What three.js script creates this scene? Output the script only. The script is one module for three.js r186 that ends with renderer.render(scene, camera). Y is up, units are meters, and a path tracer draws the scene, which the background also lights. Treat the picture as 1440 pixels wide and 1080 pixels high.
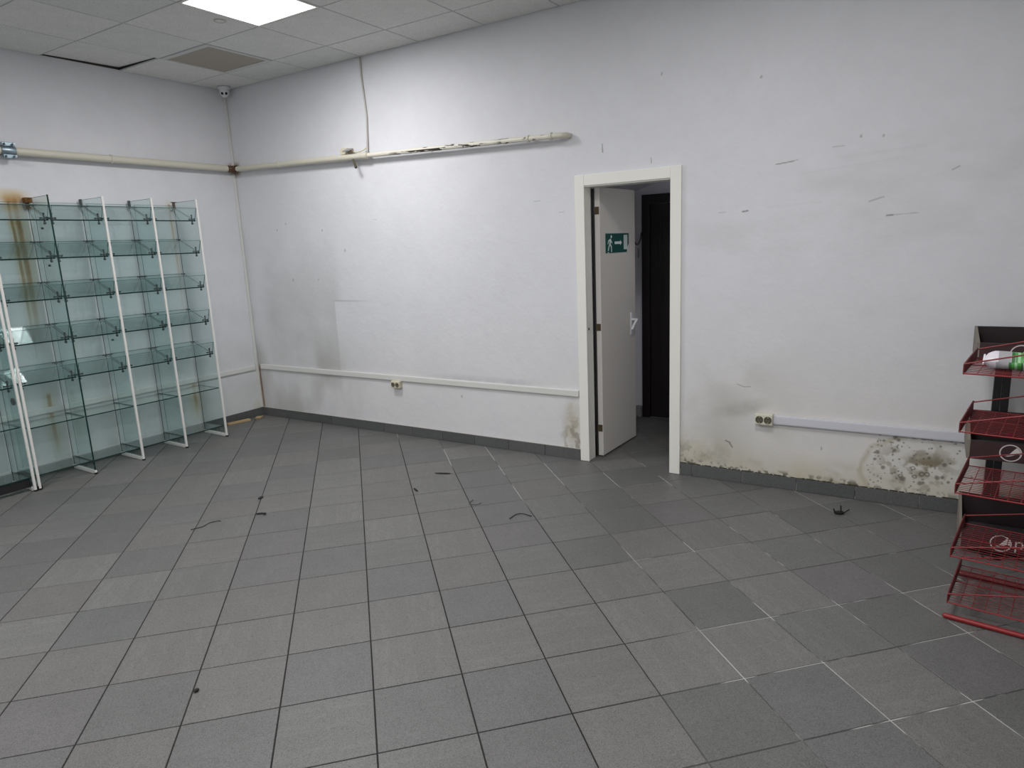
import * as THREE from 'three';
import { RoundedBoxGeometry } from 'three/addons/geometries/RoundedBoxGeometry.js';
import { mergeGeometries } from 'three/addons/utils/BufferGeometryUtils.js';
import { RectAreaLightUniformsLib } from 'three/addons/lights/RectAreaLightUniformsLib.js';

// ------------------------------------------------------------------ camera, lights, exposure
const scene = new THREE.Scene();
scene.background = new THREE.Color().setRGB(0.5, 0.503, 0.51);   // overcast daylight outside the added windows
const camera = new THREE.PerspectiveCamera(59.33, 1440 / 1080, 0.05, 60);
camera.position.set(5.8027, 1.5959, 4.3535);
camera.rotation.order = 'YXZ';
camera.rotation.set(-0.2022, 0.5646, -0.0441);
camera.updateMatrixWorld(true);
RectAreaLightUniformsLib.init();
const renderer = new THREE.WebGLRenderer({ antialias: true });
renderer.toneMapping = THREE.LinearToneMapping;
renderer.toneMappingExposure = 3.0;
renderer.shadowMap.enabled = true;
const H = 3.1354;                                     // ceiling height
const CX = 0.55, CZ = 0.38, CELL = 0.6;               // ceiling grid origin and module
const LAMP_TINT = new THREE.Color().setRGB(1.0, 0.985, 0.99);
// ceiling panels: grid cell (i along x, j along z) and strength; the last pair is added for fill
const LAMPS = [[2, 1, 14], [7, 2, 9.5], [2, 6, 21], [7, 6, 17]];

// ------------------------------------------------------------------ helpers
function rng(seed) { let a = seed >>> 0; return () => { a = (a + 0x6D2B79F5) | 0; let t = Math.imul(a ^ (a >>> 15), 1 | a); t = (t + Math.imul(t ^ (t >>> 7), 61 | t)) ^ t; return ((t ^ (t >>> 14)) >>> 0) / 4294967296; }; }
function hash(x, y, s) { let h = Math.imul(x | 0, 374761393) ^ Math.imul(y | 0, 668265263) ^ Math.imul(s | 0, 1442695041); h = Math.imul(h ^ (h >>> 13), 1274126177); return ((h ^ (h >>> 16)) >>> 0) / 4294967296; }
function vnoise(x, y, s = 0) {
  const xi = Math.floor(x), yi = Math.floor(y), fx = x - xi, fy = y - yi, u = fx * fx * (3 - 2 * fx), v = fy * fy * (3 - 2 * fy);
  const a = hash(xi, yi, s), b = hash(xi + 1, yi, s), c = hash(xi, yi + 1, s), d = hash(xi + 1, yi + 1, s);
  return a + (b - a) * u + (c - a) * v + (a - b - c + d) * u * v;
}
function fbm(x, y, n, s = 0) { let t = 0, a = 0.5, w = 0; for (let i = 0; i < n; i++) { t += a * vnoise(x, y, s + i * 17); w += a; x *= 2.03; y *= 2.03; a *= 0.5; } return t / w; }
const clamp = (v, a = 0, b = 1) => Math.min(b, Math.max(a, v));
const sstep = (a, b, v) => { const t = clamp((v - a) / (b - a)); return t * t * (3 - 2 * t); };
const mixc = (a, b, t) => [a[0] + (b[0] - a[0]) * t, a[1] + (b[1] - a[1]) * t, a[2] + (b[2] - a[2]) * t];
function dataTex(w, h, fn, { repeat = true, srgb = true } = {}) {
  const d = new Uint8Array(w * h * 4);
  for (let j = 0; j < h; j++) for (let i = 0; i < w; i++) {
    const c = fn(i, j), k = (j * w + i) * 4;
    d[k] = clamp(c[0], 0, 255); d[k + 1] = clamp(c[1], 0, 255); d[k + 2] = clamp(c[2], 0, 255); d[k + 3] = 255;
  }
  const t = new THREE.DataTexture(d, w, h);
  t.magFilter = THREE.LinearFilter; t.minFilter = THREE.LinearMipmapLinearFilter; t.generateMipmaps = true;
  t.wrapS = t.wrapT = repeat ? THREE.RepeatWrapping : THREE.ClampToEdgeWrapping;
  if (srgb) t.colorSpace = THREE.SRGBColorSpace;
  t.needsUpdate = true; return t;
}
function canvasTex(w, h, draw) {
  const c = document.createElement('canvas'); c.width = w; c.height = h; draw(c.getContext('2d'), w, h);
  const t = new THREE.CanvasTexture(c); t.colorSpace = THREE.SRGBColorSpace; t.anisotropy = 4; return t;
}
const std = (color, roughness = 0.6, more = {}) => new THREE.MeshStandardMaterial({ color, roughness, ...more });
const used = new Map();
function numbered(n) { const k = used.get(n) || 0; used.set(n, k + 1); return k ? `${n}_${String(k).padStart(3, '0')}` : n; }
function mesh(name, geometry, material, parent) {
  const m = new THREE.Mesh(Array.isArray(geometry) ? merge(geometry) : geometry, material);
  m.name = parent ? name : numbered(name); m.castShadow = m.receiveShadow = true; (parent || scene).add(m); return m;
}
function merge(list) { return mergeGeometries(list.map(g => { g = g.index ? g.toNonIndexed() : g; for (const k of Object.keys(g.attributes)) if (!['position', 'normal', 'uv'].includes(k)) g.deleteAttribute(k); return g; })); }
function thing(name, label, category, [x, y, z] = [0, 0, 0], turn = 0, group) {
  const o = new THREE.Group(); o.name = numbered(name); o.position.set(x, y, z); o.rotation.y = turn; scene.add(o);
  o.userData = { label, category }; if (group) o.userData.group = group; return o;
}
function tag(o, label, category, group) { o.userData = { label, category }; if (group) o.userData.group = group; return o; }
function struct(name, parts) { const o = new THREE.Group(); o.name = name; o.userData.kind = 'structure'; scene.add(o); return o; }
const part = (o, label) => { o.userData.label = label; return o; };
function box(x0, x1, y0, y1, z0, z1, r = 0) {
  const w = x1 - x0, h = y1 - y0, d = z1 - z0;
  const g = r > 0 ? new RoundedBoxGeometry(w, h, d, 2, Math.min(r, w / 2.01, h / 2.01, d / 2.01)) : new THREE.BoxGeometry(w, h, d);
  g.translate((x0 + x1) / 2, (y0 + y1) / 2, (z0 + z1) / 2); return g;
}
function rod(a, b, r, n = 8) {
  const A = new THREE.Vector3(...a), B = new THREE.Vector3(...b), d = B.clone().sub(A), L = d.length();
  const g = new THREE.CylinderGeometry(r, r, L, n, 1);
  g.applyQuaternion(new THREE.Quaternion().setFromUnitVectors(new THREE.Vector3(0, 1, 0), d.normalize()));
  g.translate(...A.add(B).multiplyScalar(0.5).toArray()); return g;
}
function tube(pts, r, n = 24, k = 8) { return new THREE.TubeGeometry(new THREE.CatmullRomCurve3(pts.map(p => new THREE.Vector3(...p)), false, 'catmullrom', 0.3), n, r, k, false); }
function ball(x, y, z, r, n = 12) { const g = new THREE.SphereGeometry(r, n, Math.ceil(n * 0.7)); g.translate(x, y, z); return g; }
// planar uv in metres for a slab seen from one side
function uvFrom(g, ax, ay, s = 1) { const p = g.attributes.position, uv = new Float32Array(p.count * 2); for (let i = 0; i < p.count; i++) { uv[2 * i] = p.getComponent(i, ax) * s; uv[2 * i + 1] = p.getComponent(i, ay) * s; } g.setAttribute('uv', new THREE.BufferAttribute(uv, 2)); return g; }
// slab with chamfered top edges (top at y = 0), its four sides and the top only
function chamferTile(w, d, t, c) {
  const a = w / 2, b = d / 2, P = [];
  const ring = (x, z, y) => [[-x, y, -z], [x, y, -z], [x, y, z], [-x, y, z]];
  const T = ring(a - c, b - c, 0), M = ring(a, b, -c), B = ring(a, b, -t);
  const quad = (p, q, r, s) => P.push(...p, ...q, ...r, ...p, ...r, ...s);
  quad(T[3], T[2], T[1], T[0]);
  for (let i = 0; i < 4; i++) { const j = (i + 1) % 4; quad(T[i], T[j], M[j], M[i]); quad(M[i], M[j], B[j], B[i]); }
  const g = new THREE.BufferGeometry(); g.setAttribute('position', new THREE.BufferAttribute(new Float32Array(P), 3)); g.computeVertexNormals();
  return uvFrom(g, 0, 2);
}
const frustumM = new THREE.Matrix4().multiplyMatrices(camera.projectionMatrix, camera.matrixWorldInverse);
function inView(x, y, z, m = 1.12) { const v = new THREE.Vector4(x, y, z, 1).applyMatrix4(frustumM); return v.w > 0.1 && Math.abs(v.x) < v.w * m && Math.abs(v.y) < v.w * m; }

// ------------------------------------------------------------------ room dimensions
const RX = 9.2, RZ = 7.6;                 // room: x 0..RX (door wall z = 0), z 0..RZ (left wall x = 0)
const DX0 = 3.655, DX1 = 4.372, DH = 2.03; // doorway in the door wall
const TOP = 3.32;                         // walls go on above the hung ceiling

// ------------------------------------------------------------------ wall paint
const WALL = [216, 217, 221];
function strokes(list) { return (x, y) => { let m = 0; for (const [x0, y0, x1, y1, w, k] of list) { const dx = x1 - x0, dy = y1 - y0, t = clamp(((x - x0) * dx + (y - y0) * dy) / (dx * dx + dy * dy + 1e-9)), d = Math.hypot(x - x0 - dx * t, y - y0 - dy * t); if (d < w * 2) m = Math.max(m, k * (1 - sstep(w * 0.5, w, d))); } return m; }; }
const marks = strokes([[4.95, 1.995, 5.05, 2.005, 0.004, 0.6], [5.03, 2.005, 5.07, 2.01, 0.003, 0.3], [4.765, 1.737, 4.795, 1.74, 0.006, 0.7], [5.54, 1.668, 5.57, 1.67, 0.006, 0.65], [5.57, 1.67, 5.69, 1.675, 0.003, 0.3],
  [3.84, 2.23, 3.842, 2.18, 0.005, 0.6], [4.18, 2.11, 4.182, 2.08, 0.004, 0.5], [3.5, 1.81, 3.54, 1.812, 0.003, 0.4], [5.83, 1.885, 5.86, 1.9, 0.005, 0.35], [5.45, 1.75, 5.52, 1.77, 0.006, 0.3], [4.76, 0.66, 4.8, 0.645, 0.004, 0.4], [4.8, 0.645, 4.84, 0.65, 0.004, 0.4],
  [4.69, 0.275, 4.72, 0.265, 0.006, 0.7], [4.715, 0.265, 4.735, 0.235, 0.006, 0.7], [5.27, 0.3, 5.272, 0.285, 0.004, 0.6], [0.51, 1.83, 0.511, 1.835, 0.009, 0.45], [0.64, 1.88, 0.641, 1.885, 0.009, 0.4], [1.11, 1.8, 1.111, 1.805, 0.009, 0.5], [1.37, 1.61, 1.371, 1.625, 0.008, 0.45],
  [0.66, 1.36, 0.661, 1.375, 0.01, 0.4], [1.0, 1.36, 1.001, 1.37, 0.008, 0.3], [4.85, 2.49, 4.852, 2.495, 0.008, 0.4], [5.39, 2.1, 5.391, 2.105, 0.008, 0.4], [5.5, 2.09, 5.501, 2.095, 0.008, 0.35], [1.73, 1.86, 1.77, 1.858, 0.003, 0.3], [2.55, 0.395, 2.551, 0.4, 0.012, 0.35], [3.3, 1.9, 3.35, 1.9, 0.004, 0.25],
  [5.25, 2.06, 5.31, 2.06, 0.004, 0.25], [4.62, 1.74, 4.66, 1.74, 0.004, 0.25], [4.25, 2.6, 4.252, 2.61, 0.008, 0.3], [4.9, 1.755, 5.2, 1.765, 0.008, 0.04], [5.1, 1.93, 5.6, 1.97, 0.01, 0.035], [5.3, 2.0, 5.7, 2.02, 0.012, 0.03]]);
const moldDots = (() => { const r = rng(91), l = []; for (let i = 0; i < 135; i++) { const big = i < 12; l.push([5.5 + r() * 0.5 * Math.sqrt(r()) * 1.1 + 0.02, 0.1 + r() * 0.33, big ? 0.010 + r() * 0.006 : 0.003 + r() * 0.005, big && r() < 0.2]); } 
  l.push([5.805, 0.205, 0.015, true], [5.83, 0.207, 0.014, true], [5.76, 0.235, 0.011, true], [5.88, 0.195, 0.018, false], [5.905, 0.2, 0.012, false], [5.71, 0.165, 0.02, false], [5.7, 0.18, 0.012, true], [5.77, 0.185, 0.012, true], [5.95, 0.2, 0.008, false], [5.66, 0.33, 0.012, false], [5.8, 0.15, 0.018, false]); return l; })();
function doorWallPaint(x, y) {
  const n1 = fbm(x * 1.3, y * 1.3, 4, 3), n2 = fbm(x * 6, y * 6, 3, 11), n3 = fbm(x * 22, y * 22, 3, 23), n4 = fbm(x * 70, y * 70, 2, 31);
  let c = WALL.map(v => v * (0.972 + 0.035 * n1 + 0.02 * (n2 - 0.5) + 0.016 * (n3 - 0.5)));
  c = mixc(c, [c[0] * 1.0, c[1] * 0.985, c[2] * 0.955], sstep(1.3, 0.2, y) * (0.5 + 0.8 * sstep(3.0, 5.4, x)) * (0.5 + n2 * 0.6)); // yellowing low on the wall
  // grey-green dirt left of the repainted patch near the corner
  let d = sstep(0.05, 0.35, x) * sstep(1.28 + 0.08 * n3, 1.18, x) * sstep(1.75, 1.15, y + 0.5 * (n2 - 0.5)) * sstep(0.25, 0.7, y);
  if (y < 1.17 && x > 1.18) d *= sstep(1.2, 1.15, x) * 0.6; c = mixc(c, [150, 153, 148], d * (0.08 + 0.3 * n2));
  c = mixc(c, [152, 152, 145], 0.5 * sstep(0.35, 0.8, fbm(x * 3, y * 1.6, 4, 47)) * sstep(1.6, 0.9, x) * sstep(0.95, 0.5, y));
  // edge of the old repaint patch
  c = mixc(c, [160, 162, 165], 0.5 * sstep(0.012, 0.0, Math.abs(y - 1.175)) * sstep(1.14, 1.2, x) * sstep(1.75, 1.3, x));
  c = mixc(c, [c[0] * 0.93, c[1] * 0.95, c[2] * 0.95], sstep(1.16, 1.2, x) * sstep(1.75, 1.55, x) * sstep(1.18, 1.16, y) * sstep(0.7, 1.1, y) * 0.0);
  // dark scuff line above the trunking
  c = mixc(c, [150, 152, 154], 0.38 * sstep(0.6, 0.54, y) * sstep(0.53, 0.54, y) * sstep(1.9, 2.6, x) * sstep(3.5, 3.0, x) * (0.3 + n3));
  // rust in the corner
  const drip = Math.abs(x - 0.018 - 0.01 * vnoise(y * 5, 2, 5));
  c = mixc(c, [116, 84, 58], 0.8 * sstep(0.016, 0.004, drip) * sstep(0.53, 0.45, y) + 0.75 * sstep(0.07, 0.01, x) * sstep(0.05, 0.0, Math.abs(y - 0.5)) * n3 * 1.4);
  c = mixc(c, [108, 80, 58], 0.8 * sstep(0.11, 0.02, x) * sstep(0.09, 0.02, Math.abs(y - 2.42)) * (0.4 + n3));
  // damp stain left of the door
  const dl = Math.hypot((x - 3.56 - 0.05 * (n2 - 0.5)) / 0.09, (y - 0.27) / 0.24);
  c = mixc(c, [160, 150, 122], 0.62 * sstep(1.1, 0.2, dl) * (0.2 + n3));
  c = mixc(c, [120, 112, 96], 0.6 * sstep(0.45, 0.7, fbm(x * 30, y * 22, 3, 71)) * sstep(3.42, 3.58, x) * (x < 3.7 ? 1 : 0) * sstep(0.45, 0.1, y));
  // right of the door: damp band over the skirting
  const rt = x > 4.3 ? 1 : 0, hgt = 0.11 + 0.22 * vnoise(x * 2.4, 7.7, 8) * (0.35 + sstep(5.2, 4.5, x));
  c = mixc(c, [186, 178, 150], rt * 0.8 * sstep(hgt + 0.14, 0.09, y) * (0.25 + 0.75 * n2));
  c = mixc(c, [150, 142, 116], rt * 0.5 * sstep(0.42, 0.78, fbm(x * 9, y * 14, 5, 81)) * sstep(hgt + 0.1, 0.1, y));
  c = mixc(c, [80, 78, 66], rt * 0.8 * sstep(0.52, 0.66, fbm(x * 45, y * 45, 3, 91)) * (0.35 * sstep(0.32, 0.1, y) * sstep(4.75, 4.42, x) + sstep(0.125, 0.088, y)));
  c = mixc(c, [205, 203, 196], rt * 0.7 * sstep(4.62, 4.42, x) * sstep(0.2, 0.12, y) * sstep(0.45, 0.6, fbm(x * 26, y * 26, 3, 95)));
  // dirty wash around the right socket and above the damp
  c = mixc(c, [158, 155, 147], rt * 0.55 * sstep(1.0, 0.1, Math.hypot((x - 4.78) / 0.24, (y - 0.5 - 0.25 * (x - 4.78)) / 0.075)) * (0.4 + n3));
  c = mixc(c, [166, 163, 154], rt * 0.42 * sstep(0.4, 0.75, fbm(x * 2.3, y * 2.0, 4, 55)) * sstep(1.35, 0.5, y) * sstep(5.3, 4.6, x));
  c = mixc(c, [150, 150, 148], 0.2 * sstep(0.5, 0.85, fbm(x * 1.7, y * 5, 4, 66)) * sstep(3.3, 5.4, x) * sstep(2.4, 1.9, y) * sstep(1.2, 1.6, y) * 0.7);
  // mould patch behind the rack: tide line, brown wash, spots and rings
  const mx = (x - 5.77) / 0.24, my = (y - 0.235) / 0.19, tide = Math.hypot((x - 5.82) / 0.33, (y - 0.2) / 0.24) + 0.22 * (fbm(x * 9, y * 9, 3, 101) - 0.5);
  c = mixc(c, [168, 158, 132], 0.6 * sstep(0.1, 0.0, Math.abs(tide - 0.95)) * (0.3 + n3) * (x < 5.85 ? 1 : 0.3));
  c = mixc(c, [206, 204, 196], 0.45 * sstep(1, 0.85, tide));
  c = mixc(c, [104, 93, 68], 0.75 * sstep(0.42, 0.66, fbm(x * 11, y * 13, 4, 111)) * sstep(1.0, 0.25, Math.hypot((x - 5.85) / 0.2, (y - 0.25) / 0.11)));
  c = mixc(c, [128, 121, 104], 0.5 * sstep(0.5, 0.68, fbm(x * 24, y * 24, 3, 121)) * sstep(1.15, 0.4, Math.hypot(mx, my)));
  if (x > 5.45 && x < 6.1 && y < 0.46) {
    let s = 0; for (const [dx, dy, r, ring] of moldDots) { const q = Math.hypot(x - dx, y - dy) + 0.004 * (n4 - 0.5); if (q < r * 1.2) s = Math.max(s, ring ? sstep(r * 0.45, r * 0.7, q) * sstep(r * 1.15, r * 0.85, q) : 0.85 * sstep(r, r * 0.4, q)); }
    c = mixc(c, [70, 67, 58], 0.6 * s);
    c = mixc(c, [70, 74, 62], 0.7 * sstep(0.5, 0.65, fbm(x * 40, y * 40, 3, 131)) * sstep(0.40, 0.425, y) * sstep(5.62, 5.7, x));
  }
  c = mixc(c, [88, 86, 84], 0.75 * marks(x, y));
  if (y > H + 0.006) c = [52 + 20 * n3, 48 + 18 * n3, 44 + 16 * n3];   // darkened above the hung ceiling so gaps there read as shade
  return c;
}
function leftWallPaint(z, y) {
  const n1 = fbm(z * 1.3, y * 1.3, 4, 203), n2 = fbm(z * 6, y * 6, 3, 211), n3 = fbm(z * 22, y * 22, 3, 223);
  let c = WALL.map(v => v * (0.965 + 0.035 * n1 + 0.025 * (n2 - 0.5) + 0.016 * (n3 - 0.5)));
  // rust that has run down behind the glass
  const w = 0.5 + 0.5 * vnoise(y * 4, 3, 9);
  for (const [zc, top, k, wd] of [[1.915, 2.1, 1, 1], [1.955, 2.07, 0.75, 0.5], [0.715, 2.08, 0.35, 0.5], [0.72, 0.46, 0.55, 1], [1.93, 0.62, 0.45, 0.8]]) {
    const q = Math.abs(z - zc - 0.012 * (vnoise(y * 6, 1, 77) - 0.5));
    c = mixc(c, [126, 88, 52], k * 0.85 * sstep(0.026 * wd, 0.006, q) * sstep(top + 0.02, top - 0.02, y) * (top > 1 ? sstep(0.9, 1.95, y) : sstep(0.1, 0.4, y)) * (0.5 + w));
    c = mixc(c, [196, 172, 128], k * 0.55 * sstep(0.1 * wd, 0.01, q) * sstep(top + 0.08, top - 0.02, y) * (top > 1 ? sstep(0.8, 2.0, y) : sstep(0.05, 0.3, y)) * (0.4 + n2));
  }
  c = mixc(c, [150, 104, 58], 0.8 * sstep(1, 0.2, Math.hypot((z - 1.93) / 0.11, (y - 2.09) / 0.055)) * (0.4 + n3));
  c = mixc(c, [198, 178, 138], 0.5 * sstep(1, 0.2, Math.hypot((z - 1.95) / 0.2, (y - 2.12) / 0.06)));
  c = mixc(c, [190, 178, 148], 0.55 * sstep(0.16, 0.02, z) * sstep(0.22, 0.08, y) * (0.3 + n3));
  c = mixc(c, [110, 82, 60], 0.6 * sstep(0.09, 0.02, z) * sstep(0.08, 0.02, Math.abs(y - 2.42)) * (0.4 + n3));
  c = mixc(c, [c[0] * 0.96, c[1] * 0.965, c[2] * 0.95], sstep(1.2, 0.1, y));
  if (y > H + 0.004) c = [46 + 20 * n3, 42 + 18 * n3, 38 + 16 * n3];  // wall colour darkened here so the gap at the lifted tile looks shaded
  return c;
}
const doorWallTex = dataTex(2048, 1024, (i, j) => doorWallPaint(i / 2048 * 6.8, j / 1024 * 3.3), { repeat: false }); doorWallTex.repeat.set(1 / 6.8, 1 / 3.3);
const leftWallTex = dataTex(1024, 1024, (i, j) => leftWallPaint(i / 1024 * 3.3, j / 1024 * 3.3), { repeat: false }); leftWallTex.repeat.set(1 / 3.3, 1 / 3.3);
const plasterBump = dataTex(512, 512, (i, j) => { const x = i / 512, y = j / 512; const p = (f, s) => { const k = f; const a = (X, Y) => hash(((X % k) + k) % k, ((Y % k) + k) % k, s); const X = Math.floor(x * k), Y = Math.floor(y * k), u = x * k - X, v = y * k - Y, uu = u * u * (3 - 2 * u), vv = v * v * (3 - 2 * v); return (a(X, Y) * (1 - uu) + a(X + 1, Y) * uu) * (1 - vv) + (a(X, Y + 1) * (1 - uu) + a(X + 1, Y + 1) * uu) * vv; }; const v = 255 * (0.45 * p(6, 1) + 0.3 * p(17, 2) + 0.15 * p(50, 3) + 0.1 * p(128, 4)); return [v, v, v]; }, { srgb: false });
const M = {};
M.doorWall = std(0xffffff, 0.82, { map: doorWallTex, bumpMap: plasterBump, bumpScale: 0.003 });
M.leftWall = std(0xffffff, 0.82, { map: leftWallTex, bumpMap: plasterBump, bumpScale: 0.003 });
M.wall = std(0xd6d7da, 0.85);
M.dimWall = std(0xe2e2e8, 0.85, { bumpMap: plasterBump, bumpScale: 0.003 });
M.white = std(0xe7e6df, 0.42);
M.doorLeaf = std(0xd6d2cd, 0.5);
M.plastic = std(0xd8d9dc, 0.45);
M.oldPlastic = std(0xcfc8b0, 0.5);
M.black = std(0x0c0c0d, 0.45);
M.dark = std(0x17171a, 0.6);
M.steel = std(0x9aa3a8, 0.35, { metalness: 0.8 });
M.brass = std(0x5e503c, 0.5, { metalness: 0.6 });

// ------------------------------------------------------------------ the room shell
const wallBack = struct('wall_back');
{
  const s = new THREE.Shape([[-0.2, 0], [DX0, 0], [DX0, DH], [DX1, DH], [DX1, 0], [RX + 0.2, 0], [RX + 0.2, TOP], [-0.2, TOP]].map(p => new THREE.Vector2(...p)));
  const g = new THREE.ExtrudeGeometry(s, { depth: 0.13, bevelEnabled: false }); g.translate(0, 0, -0.13);
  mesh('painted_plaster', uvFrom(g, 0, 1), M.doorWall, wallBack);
}
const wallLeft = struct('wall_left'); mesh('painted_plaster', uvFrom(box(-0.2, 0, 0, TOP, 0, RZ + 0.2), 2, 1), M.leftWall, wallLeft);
const wallRight = struct('wall_right'); mesh('painted_plaster', box(RX, RX + 0.2, 0, TOP, 0, RZ + 0.2), M.wall, wallRight);
const wallFront = struct('wall_front'); {
  const s = new THREE.Shape([[0, 0], [RX, 0], [RX, TOP], [0, TOP]].map(p => new THREE.Vector2(...p)));
  s.holes.push(new THREE.Path([[2.6, 0.5], [2.6, 2.6], [8.6, 2.6], [8.6, 0.5]].map(p => new THREE.Vector2(...p))));
  const g = new THREE.ExtrudeGeometry(s, { depth: 0.2, bevelEnabled: false }); g.translate(0, 0, RZ); mesh('painted_plaster', g, M.wall, wallFront);
  const w = struct('added_window_1'), f = std(0x8b8d8f, 0.4), gl = new THREE.MeshPhysicalMaterial({ color: 0xffffff, roughness: 0, transmission: 1, thickness: 0, ior: 1.5 });  // unseen window added behind the camera to fill the room with daylight
  for (const y of [0.501, 2.549]) mesh('rail', box(2.601, 8.599, y, y + 0.05, RZ + 0.07, RZ + 0.13), f, w);
  for (let k = 0; k < 5; k++) mesh('mullion', box(2.601 + k * 1.487, 2.651 + k * 1.487, 0.551, 2.549, RZ + 0.07, RZ + 0.13), f, w);
  for (let k = 0; k < 4; k++) mesh('pane', box(2.652 + k * 1.487, 4.087 + k * 1.487, 0.552, 2.548, RZ + 0.096, RZ + 0.102), gl, w);
}

// floor: diagonal 33 cm stoneware tiles over a recessed grout bed that runs through the doorway
const floor = struct('floor');
const zoneX = [[-3, 1.2], [-0.1, 1.55], [0.35, 2.3], [0.7, 3.2], [1.2, 4.35], [1.7, 5.0], [2.4, 5.1], [4, 5.6], [9, 6]];
function paleZone(x, z) { let i = 0; while (i < zoneX.length - 2 && z > zoneX[i + 1][0]) i++; const [a, xa] = zoneX[i], [b, xb] = zoneX[i + 1]; const xe = xa + (xb - xa) * clamp((z - a) / (b - a)); return sstep(xe - 0.25, xe + 0.15, x); }
const groutTex = dataTex(2048, 2048, (i, j) => {
  const x = -0.3 + i / 2048 * 7.4, z = -1.6 + j / 2048 * 7.4, p = paleZone(x, z), n = fbm(x * 2.2, z * 2.2, 3, 301), f = fbm(x * 14, z * 14, 2, 311);
  let c = mixc([24, 23, 23], [46, 40, 38], n * f);
  const w = sstep(0.5, 0.62, fbm(x * 3.1, z * 3.1, 2, 321) * 0.75 + f * 0.3);
  return mixc(c, mixc([78, 78, 77], [176, 176, 172], w), p);
}, { repeat: false }); groutTex.repeat.set(1 / 7.4, 1 / 7.4); groutTex.offset.set(0.3 / 7.4, 1.6 / 7.4);
mesh('grout_bed', uvFrom(box(-0.2, RX + 0.2, -0.06, -0.0026, -1.6, RZ + 0.2), 0, 2), std(0xffffff, 0.9, { map: groutTex }), floor);
const tileTex = [1, 2, 3].map(s => dataTex(512, 512, (i, j) => {
  const x = i / 512, y = j / 512, big = fbm(x * 3 + s * 9, y * 3, 3, 400 + s), sp = hash(i >> 1, j >> 1, 410 + s), sp2 = vnoise(i / 3.2, j / 3.2, 420 + s), wear = fbm(x * 1.5 + s * 3, y * 9, 3, 430 + s);
  let v = 218 + (big - 0.5) * 16 + (sp - 0.5) * 46 + (sp2 - 0.5) * 48 + (sp > 0.94 ? 26 : 0) - (sp2 < 0.2 ? 20 : 0) + sstep(0.66, 0.75, wear) * 8;
  return [v, v * 0.995, v * 0.978];
}));
for (const t of tileTex) t.repeat.set(1 / 0.3328, 1 / 0.3328);
const rt = rng(5);
const tileMats = [];
for (const hex of [0x777777, 0x747475, 0x7a7979, 0x757676, 0x787776, 0x707171, 0x7c7c7c, 0x767577, 0x727474, 0x797877])
  tileMats.push(std(hex, 0.5, { map: tileTex[tileMats.length % 3] }));
{
  const ts = 0.3328, ga = -0.7901, gx = 3.1932, gz = 3.7137, gap = 0.0052;
  const geo = chamferTile(ts - gap, ts - gap, 0.009, 0.0012), list = [];
  for (let i = -22; i < 30; i++) for (let j = -22; j < 30; j++) {
    const a = i + 0.5, b = j + 0.5, x = gx + ts * (a * Math.cos(ga) + b * Math.sin(ga)), z = gz + ts * (a * Math.sin(ga) - b * Math.cos(ga));
    if (x < -0.15 || x > RX + 0.1 || z > RZ + 0.1 || z < -1.55) continue;
    if (z < -0.2 && (x < 3.3 || x > 4.9)) continue;
    list.push([x, z, inView(x, 0, z, 1.1), Math.hypot(x - camera.position.x, z - camera.position.z), hash(i, j, 7), hash(i, j, 8)]);
  }
  list.sort((p, q) => (q[2] - p[2]) || (p[3] - q[3]));
  const rest = [];
  list.forEach(([x, z, v, d, h1, h2], k) => {
    const turn = -ga + Math.floor(h1 * 4) * Math.PI / 2, dip = -0.0006 * h2;
    if (k < 300 && v) { const t = mesh('floor_tile', geo, tileMats[Math.floor(h2 * tileMats.length * 0.9999)], floor); t.position.set(x, dip, z); t.rotation.y = turn; }
    else rest.push(geo.clone().rotateY(turn).translate(x, dip, z));
  });
  const o = mesh('far_floor_tiles', merge(rest), tileMats[0], floor); o.userData.kind = 'stuff';
}
// skirting: cut tiles along both walls
M.skirt = [0x66686a, 0x606264, 0x6a6b6d].map((h, i) => std(h, 0.5, { map: tileTex[i] }));
const baseBack = struct('baseboard_back'), baseLeft = struct('baseboard_left');
{
  const h = 0.083, t = 0.01, r = rng(17), g = box(0, 0.3285, 0.001, h, 0.0005, t, 0.0015);
  uvFrom(g, 0, 1);
  const put = (x0, x1, y = 0) => { const k = Math.abs(x1 - x0 - 0.3285) < 0.001; const o = mesh('skirting_tile', k ? g : uvFrom(box(0, x1 - x0, 0.001, h, 0.0005, t, 0.0015), 0, 1), M.skirt[Math.floor(r() * 3)], baseBack); o.position.set(x0, 0, 0); };
  let x = 0.012; while (x < 3.6) { put(x, Math.min(x + 0.3285, 3.628)); x += 0.3315; }
  put(4.392, 4.472); x = 4.476; while (x < RX - 0.05) { put(x, Math.min(x + 0.3285, RX)); x += 0.3325; }
  const gl = uvFrom(box(0.0005, t, 0.001, h, 0, 0.3285, 0.0015), 2, 1);
  for (let z = 0.0; z < 4; z += 0.332) { const o = mesh('skirting_tile', gl, M.skirt[Math.floor(r() * 3)], baseLeft); o.position.set(0, 0, z); }
  // ragged mortar line on top of the skirting
  mesh('mortar_line', [box(0.01, 3.63, h + 0.0005, h + 0.0045, 0.0005, 0.006, 0.0015)], std(0xbdbab0, 0.9), baseBack);
  const lumps = []; for (let q = 4.4; q < 6.6; q += 0.012) if (r() < 0.7) { const e = new THREE.IcosahedronGeometry(0.003 + r() * 0.005, 0); e.scale(1.8, 0.8, 0.9); e.translate(q, h + 0.002, 0.004); lumps.push(e); }
  const lm = mesh('mould_crust', lumps, std(0x3c3a2e, 0.95), baseBack); lm.userData.kind = 'stuff';
}

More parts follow.
